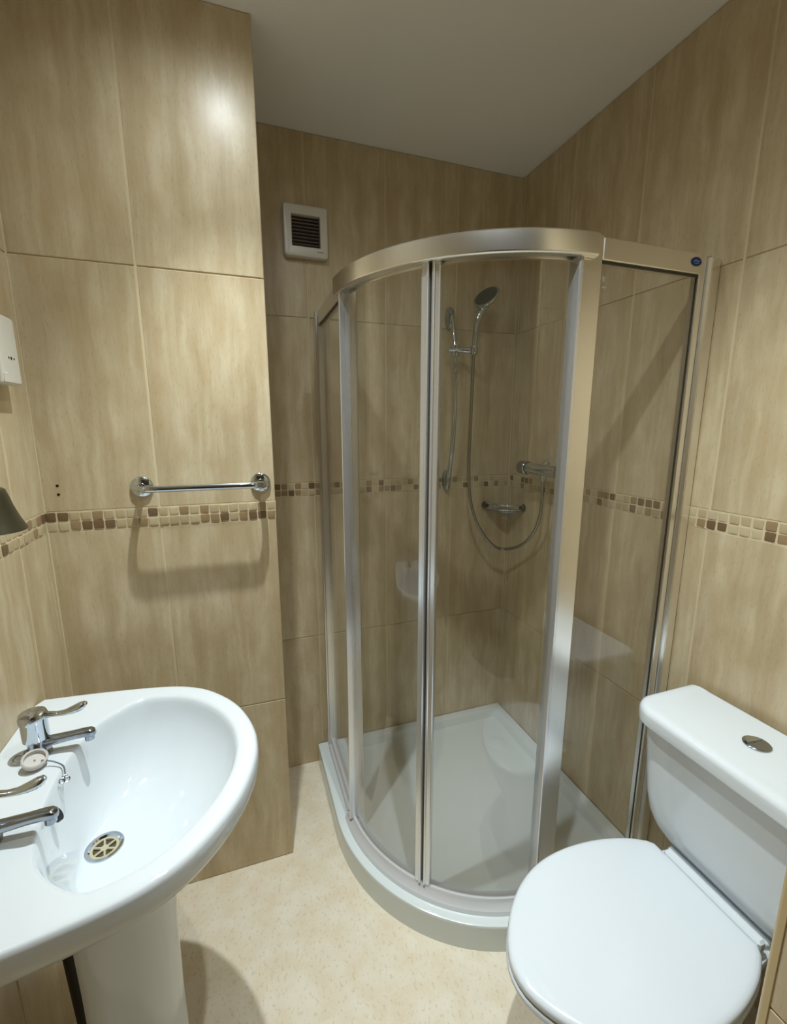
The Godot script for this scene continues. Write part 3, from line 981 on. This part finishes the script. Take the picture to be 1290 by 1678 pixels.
# ---------------------------------------------------------------- shower fittings
func build_shower_fittings():
	# riser rail, bowed out from the wall
	var X := -0.330
	var o := thing("shower_riser_rail", "bowed chrome riser rail on the shower's back wall", "riser rail", Vector3(X, 1.24, 0))
	var g := Geo.new()
	var path := spline3([Vector3(X, 1.945, 0.026), Vector3(X, 1.88, 0.050), Vector3(X, 1.75, 0.070), Vector3(X, 1.58, 0.076), Vector3(X, 1.42, 0.064), Vector3(X, 1.28, 0.034)], 6)
	g.tube(path, 0.0095, 16)
	part("rail", g, M.chrome, o)
	for e in [[1.975, 1.905], [1.225, 1.300]]:
		g = Geo.new()
		var rings := []
		for q in [[0.001, 1.0], [0.012, 1.0], [0.026, 0.82], [0.033, 0.5]]:
			var rr := PackedVector3Array()
			for i in 28:
				var a := TAU * i / 28.0
				var cy: float = (e[0] + e[1]) * 0.5
				rr.append(Vector3(X + cos(a) * 0.0185 * q[1], cy + sin(a) * 0.046 * q[1], q[0]))
			rings.append(rr)
		g.loft(rings)
		part("wall_bracket", g, M.dull_chrome, o)
	# slider that holds the handset
	g = Geo.new()
	g.lathe(Vector3(X, 1.780, 0.068), Vector3.UP, [Vector2(0, 0), Vector2(0.016, 0), Vector2(0.018, 0.006), Vector2(0.018, 0.042), Vector2(0.016, 0.048), Vector2(0, 0.048)], 20)
	g.tube(PackedVector3Array([Vector3(X - 0.034, 1.804, 0.072), Vector3(X + 0.025, 1.806, 0.080), Vector3(X + 0.055, 1.803, 0.098)]), [0.010, 0.011, 0.013], 14)
	g.lathe(Vector3(X + 0.066, 1.788, 0.102), Vector3(0.08, 1, 0), [Vector2(0, 0), Vector2(0.0155, 0), Vector2(0.0175, 0.004), Vector2(0.0175, 0.026), Vector2(0.0155, 0.030), Vector2(0, 0.030)], 20)
	part("slider", g, M.chrome, o)
	# handset
	var hb := Vector3(X + 0.066, 1.786, 0.102)
	var h := thing("shower_handset", "chrome shower handset held in the slider, head upward", "shower head", hb)
	g = Geo.new()
	g.tube(spline3([hb, hb + Vector3(0.004, 0.06, 0.0), hb + Vector3(0.012, 0.12, 0.0), hb + Vector3(0.024, 0.158, 0.002), hb + Vector3(0.044, 0.192, 0.006)], 6), [0.0105, 0.0105, 0.0108, 0.011, 0.0112, 0.0115, 0.0118, 0.012, 0.012, 0.012, 0.012, 0.012, 0.012, 0.0125, 0.013, 0.013, 0.0135, 0.014, 0.0145, 0.015, 0.0155, 0.016, 0.017, 0.018, 0.019], 16)
	part("handle", g, M.chrome, h)
	var n := Vector3(-0.70, 0.62, 0.36).normalized()
	var hc := Vector3(-0.2225, 2.003, 0.118)
	g = Geo.new()
	g.lathe(hc - n * 0.020, n, [Vector2(0, -0.002), Vector2(0.018, 0), Vector2(0.038, 0.006), Vector2(0.052, 0.014), Vector2(0.0565, 0.021), Vector2(0.055, 0.026), Vector2(0.050, 0.028), Vector2(0, 0.028)], 36)
	part("head_shell", g, M.chrome, h)
	g = Geo.new()
	g.lathe(hc + n * 0.0075, n, [Vector2(0, 0), Vector2(0.048, 0), Vector2(0.047, 0.002), Vector2(0, 0.003)], 32)
	part("spray_face", g, M.spray, h)
	# hose
	g = Geo.new()
	var hp := spline3([hb + Vector3(0, -0.002, 0), hb + Vector3(-0.002, -0.10, 0.002), Vector3(-0.272, 1.50, 0.11), Vector3(-0.268, 1.34, 0.10), Vector3(-0.252, 1.183, 0.095), Vector3(-0.208, 1.060, 0.10), Vector3(-0.143, 0.978, 0.11), Vector3(-0.085, 0.952, 0.115), Vector3(-0.060, 0.99, 0.205), Vector3(-0.058, 1.065, 0.285), Vector3(-0.060, 1.155, 0.325), Vector3(-0.066, 1.2875, 0.336)], 12)
	var rad := []
	for i in hp.size(): rad.append(0.0072 if i % 2 == 0 else 0.0062)
	g.crease = 60
	g.tube(hp, rad, 12)
	tag(part("shower_hose", g, M.hose), "ribbed metal shower hose looping down from handset to valve", "hose")
	# bar valve on the right wall
	var v := thing("shower_valve", "chrome bar shower valve on the right wall inside the enclosure", "shower valve", Vector3(0, 1.33, 0.336))
	g = Geo.new()
	var ax := Vector3(0, 0, 1)
	g.lathe(Vector3(-0.066, 1.33, 0.238), ax, [Vector2(0, 0), Vector2(0.022, 0), Vector2(0.0235, 0.004), Vector2(0.0235, 0.180), Vector2(0.022, 0.184), Vector2(0, 0.184)], 28)
	g.lathe(Vector3(-0.066, 1.312, 0.336), Vector3.DOWN, [Vector2(0, 0), Vector2(0.013, 0), Vector2(0.013, 0.022), Vector2(0.011, 0.024), Vector2(0, 0.024)], 18)
	for z in [0.270, 0.400]:
		g.lathe(Vector3(-0.001, 1.33, z), Vector3(-1, 0, 0), [Vector2(0, 0), Vector2(0.031, 0), Vector2(0.031, 0.006), Vector2(0.015, 0.016), Vector2(0.015, 0.055), Vector2(0, 0.055)], 24)
	part("valve_body", g, M.chrome, v)
	for s in [-1.0, 1.0]:
		g = Geo.new()
		g.lathe(Vector3(-0.066, 1.33, 0.236 if s < 0 else 0.424), ax * s, [Vector2(0, 0), Vector2(0.026, 0), Vector2(0.0285, 0.003), Vector2(0.0285, 0.044), Vector2(0.025, 0.049), Vector2(0, 0.050)], 28)
		part("knob", g, M.dull_chrome, v)
	# corner basket
	var k := thing("corner_basket", "chrome corner soap basket low in the shower corner", "soap basket", Vector3(0, 1.12, 0))
	var corner := func(rad_: float, y: float):
		var out := PackedVector3Array([Vector3(-0.012, y, 0.012)])
		for i in 17:
			var a := 0.5 * PI * i / 16.0
			out.append(Vector3(-0.012 - cos(a) * rad_, y, 0.012 + sin(a) * rad_ * 1.05))
		return out
	g = Geo.new()
	g.loft([corner.call(0.108, 1.118), corner.call(0.110, 1.121), corner.call(0.108, 1.124)])
	part("shelf", g, M.dull_chrome, k)
	for y in [1.130, 1.152]:
		g = Geo.new()
		var pts := PackedVector3Array()
		for i in 21:
			var a := 0.5 * PI * i / 20.0
			pts.append(Vector3(-0.012 - cos(a) * 0.113, y, 0.012 + sin(a) * 0.118))
		g.tube(pts, 0.0048, 10)
		part("rim_bar", g, M.chrome, k)
	for q in [Vector3(-0.124, 1.14, 0.001), Vector3(-0.001, 1.14, 0.129)]:
		g = Geo.new()
		var w := Vector3(0, 0, 1) if q.z < 0.1 else Vector3(-1, 0, 0)
		g.lathe(q, w, [Vector2(0, 0), Vector2(0.0165, 0), Vector2(0.0165, 0.010), Vector2(0.012, 0.016), Vector2(0, 0.017)], 20)
		part("wall_fixing", g, M.dark_metal, k)

# ---------------------------------------------------------------- fittings on the walls
func build_wall_fittings():
	# towel rail
	var Z := 0.4175
	var Y := 1.336
	var o := thing("towel_rail", "short chrome towel rail with round wall plates on boxed-out wall", "towel rail", Vector3(-1.296, Y, Z))
	for x in [-1.452, -1.139]:
		var g := Geo.new()
		g.lathe(Vector3(x, Y, Z), Vector3(0, 0, 1), [Vector2(0, 0), Vector2(0.0285, 0), Vector2(0.0285, 0.004), Vector2(0.026, 0.0075), Vector2(0.018, 0.010), Vector2(0.011, 0.0115), Vector2(0.010, 0.013), Vector2(0, 0.013)], 36)
		part("wall_plate", g, M.chrome, o)
	var g := Geo.new()
	var a := Vector3(-1.452, Y, Z + 0.010)
	var b := Vector3(-1.139, Y, Z + 0.010)
	g.tube(spline3([a, a + Vector3(0, 0, 0.035), a + Vector3(0.010, 0, 0.053), a + Vector3(0.030, 0, 0.060), a + Vector3(0.10, 0, 0.060), b + Vector3(-0.10, 0, 0.060), b + Vector3(-0.030, 0, 0.060), b + Vector3(-0.010, 0, 0.053), b + Vector3(0, 0, 0.035), b], 6), 0.0088, 18)
	part("bar", g, M.chrome, o)
	# extractor fan
	var fc := Vector3(-0.917, 2.187, 0.0)
	var fan := thing("extractor_fan", "square white extractor fan with slatted grille high on the back wall", "extractor fan", fc)
	var rings := []
	var R := func(hw: float, hh: float, rad: float, z: float):
		var out := PackedVector3Array()
		for p in rounded(-hw, hw, -hh, hh, 0.0, rad, rad, rad, rad, 5): out.append(fc + Vector3(p.x, p.z, z))
		return out
	g = Geo.new()
	# the cover is a frame round the grille opening
	g.loft([R.call(0.076, 0.082, 0.008, 0.001), R.call(0.0785, 0.0845, 0.010, 0.004), R.call(0.0795, 0.0855, 0.010, 0.022), R.call(0.077, 0.083, 0.010, 0.029), R.call(0.072, 0.078, 0.009, 0.0315), R.call(0.0515, 0.0525, 0.002, 0.0315), R.call(0.0505, 0.0515, 0.002, 0.029), R.call(0.0505, 0.0515, 0.002, 0.001)], false, false, true)
	part("cover", g, M.white_plastic, fan)
	g = Geo.new()
	g.box(fc + Vector3(-0.051, -0.052, 0.002), fc + Vector3(0.051, 0.052, 0.006))
	part("backing", g, M.black, fan)
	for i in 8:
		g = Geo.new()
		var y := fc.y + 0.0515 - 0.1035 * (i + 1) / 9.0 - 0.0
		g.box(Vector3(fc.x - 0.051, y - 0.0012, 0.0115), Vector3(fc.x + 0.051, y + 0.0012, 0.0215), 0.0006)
		part("grille_slat", g, M.shaded_plastic, fan)
	g = Geo.new()
	# small grey maker's mark, too small to read
	for q in [[0.040, 0.0042], [0.0455, 0.0026], [0.0490, 0.0026], [0.0525, 0.0030], [0.0560, 0.0024], [0.0595, 0.0026]]:
		g.box(fc + Vector3(q[0], -0.0668, 0.0312), fc + Vector3(q[0] + 0.0026, -0.0668 + q[1], 0.0319))
	part("printed_mark", g, M.grey_print, fan)
	# shaver socket on the left wall
	var sx := -1.6855
	var s := thing("shaver_socket", "white shaver socket box on the left wall", "shaver socket", Vector3(sx, 1.66, 0.55))
	g = Geo.new()
	var SR := func(i: float, x: float):
		var out := PackedVector3Array()
		for p in rounded(1.589 + i, 1.7335 - i, 0.520 + i, 0.610 - i, 0.0, 0.005, 0.005, 0.005, 0.005, 4): out.append(Vector3(x, p.x, p.z))
		return out
	g.loft([SR.call(0.002, sx + 0.001), SR.call(0.0, sx + 0.003), SR.call(0.0, sx + 0.029), SR.call(0.003, sx + 0.033), SR.call(0.006, sx + 0.034)])
	part("face_plate", g, M.white_plastic, s)
	for q in [[0.547, 0.0022], [0.560, 0.0034], [0.571, 0.0022]]:
		g = Geo.new()
		g.lathe(Vector3(sx + 0.0335, 1.6455, q[0]), Vector3(1, 0, 0), [Vector2(0, 0), Vector2(q[1], 0), Vector2(q[1], 0.0011), Vector2(0, 0.0011)], 12)
		part("pin_hole", g, M.black, s)
	g = Geo.new()
	g.box(Vector3(sx + 0.033, 1.592, 0.585), Vector3(sx + 0.0355, 1.612, 0.606), 0.001)
	part("voltage_switch", g, M.white_plastic, s)
	# bell-shaped metal fitting at the left edge
	var bc := Vector3(-1.628, 1.311, 0.806)
	var bell := thing("bell_fitting", "dark bell-shaped metal fitting on the left wall above the basin", "wall fitting", bc)
	g = Geo.new()
	g.lathe(bc, Vector3.UP, [Vector2(0, 0.006), Vector2(0.046, 0.004), Vector2(0.049, 0.0), Vector2(0.0505, 0.002), Vector2(0.047, 0.010), Vector2(0.041, 0.024), Vector2(0.034, 0.046), Vector2(0.029, 0.066), Vector2(0.026, 0.076), Vector2(0.022, 0.079), Vector2(0, 0.080)], 40)
	part("bell", g, M.dark_metal, bell)
	g = Geo.new()
	g.tube(PackedVector3Array([bc + Vector3(0, 0.068, 0.0), bc + Vector3(-0.030, 0.068, 0.006), Vector3(-1.6845, bc.y + 0.068, bc.z + 0.010)]), 0.006, 12)
	g.lathe(Vector3(-1.6850, bc.y + 0.068, bc.z + 0.010), Vector3(1, 0, 0), [Vector2(0, 0), Vector2(0.018, 0), Vector2(0.018, 0.004), Vector2(0, 0.006)], 24)
	part("bracket", g, M.dark_metal, bell)
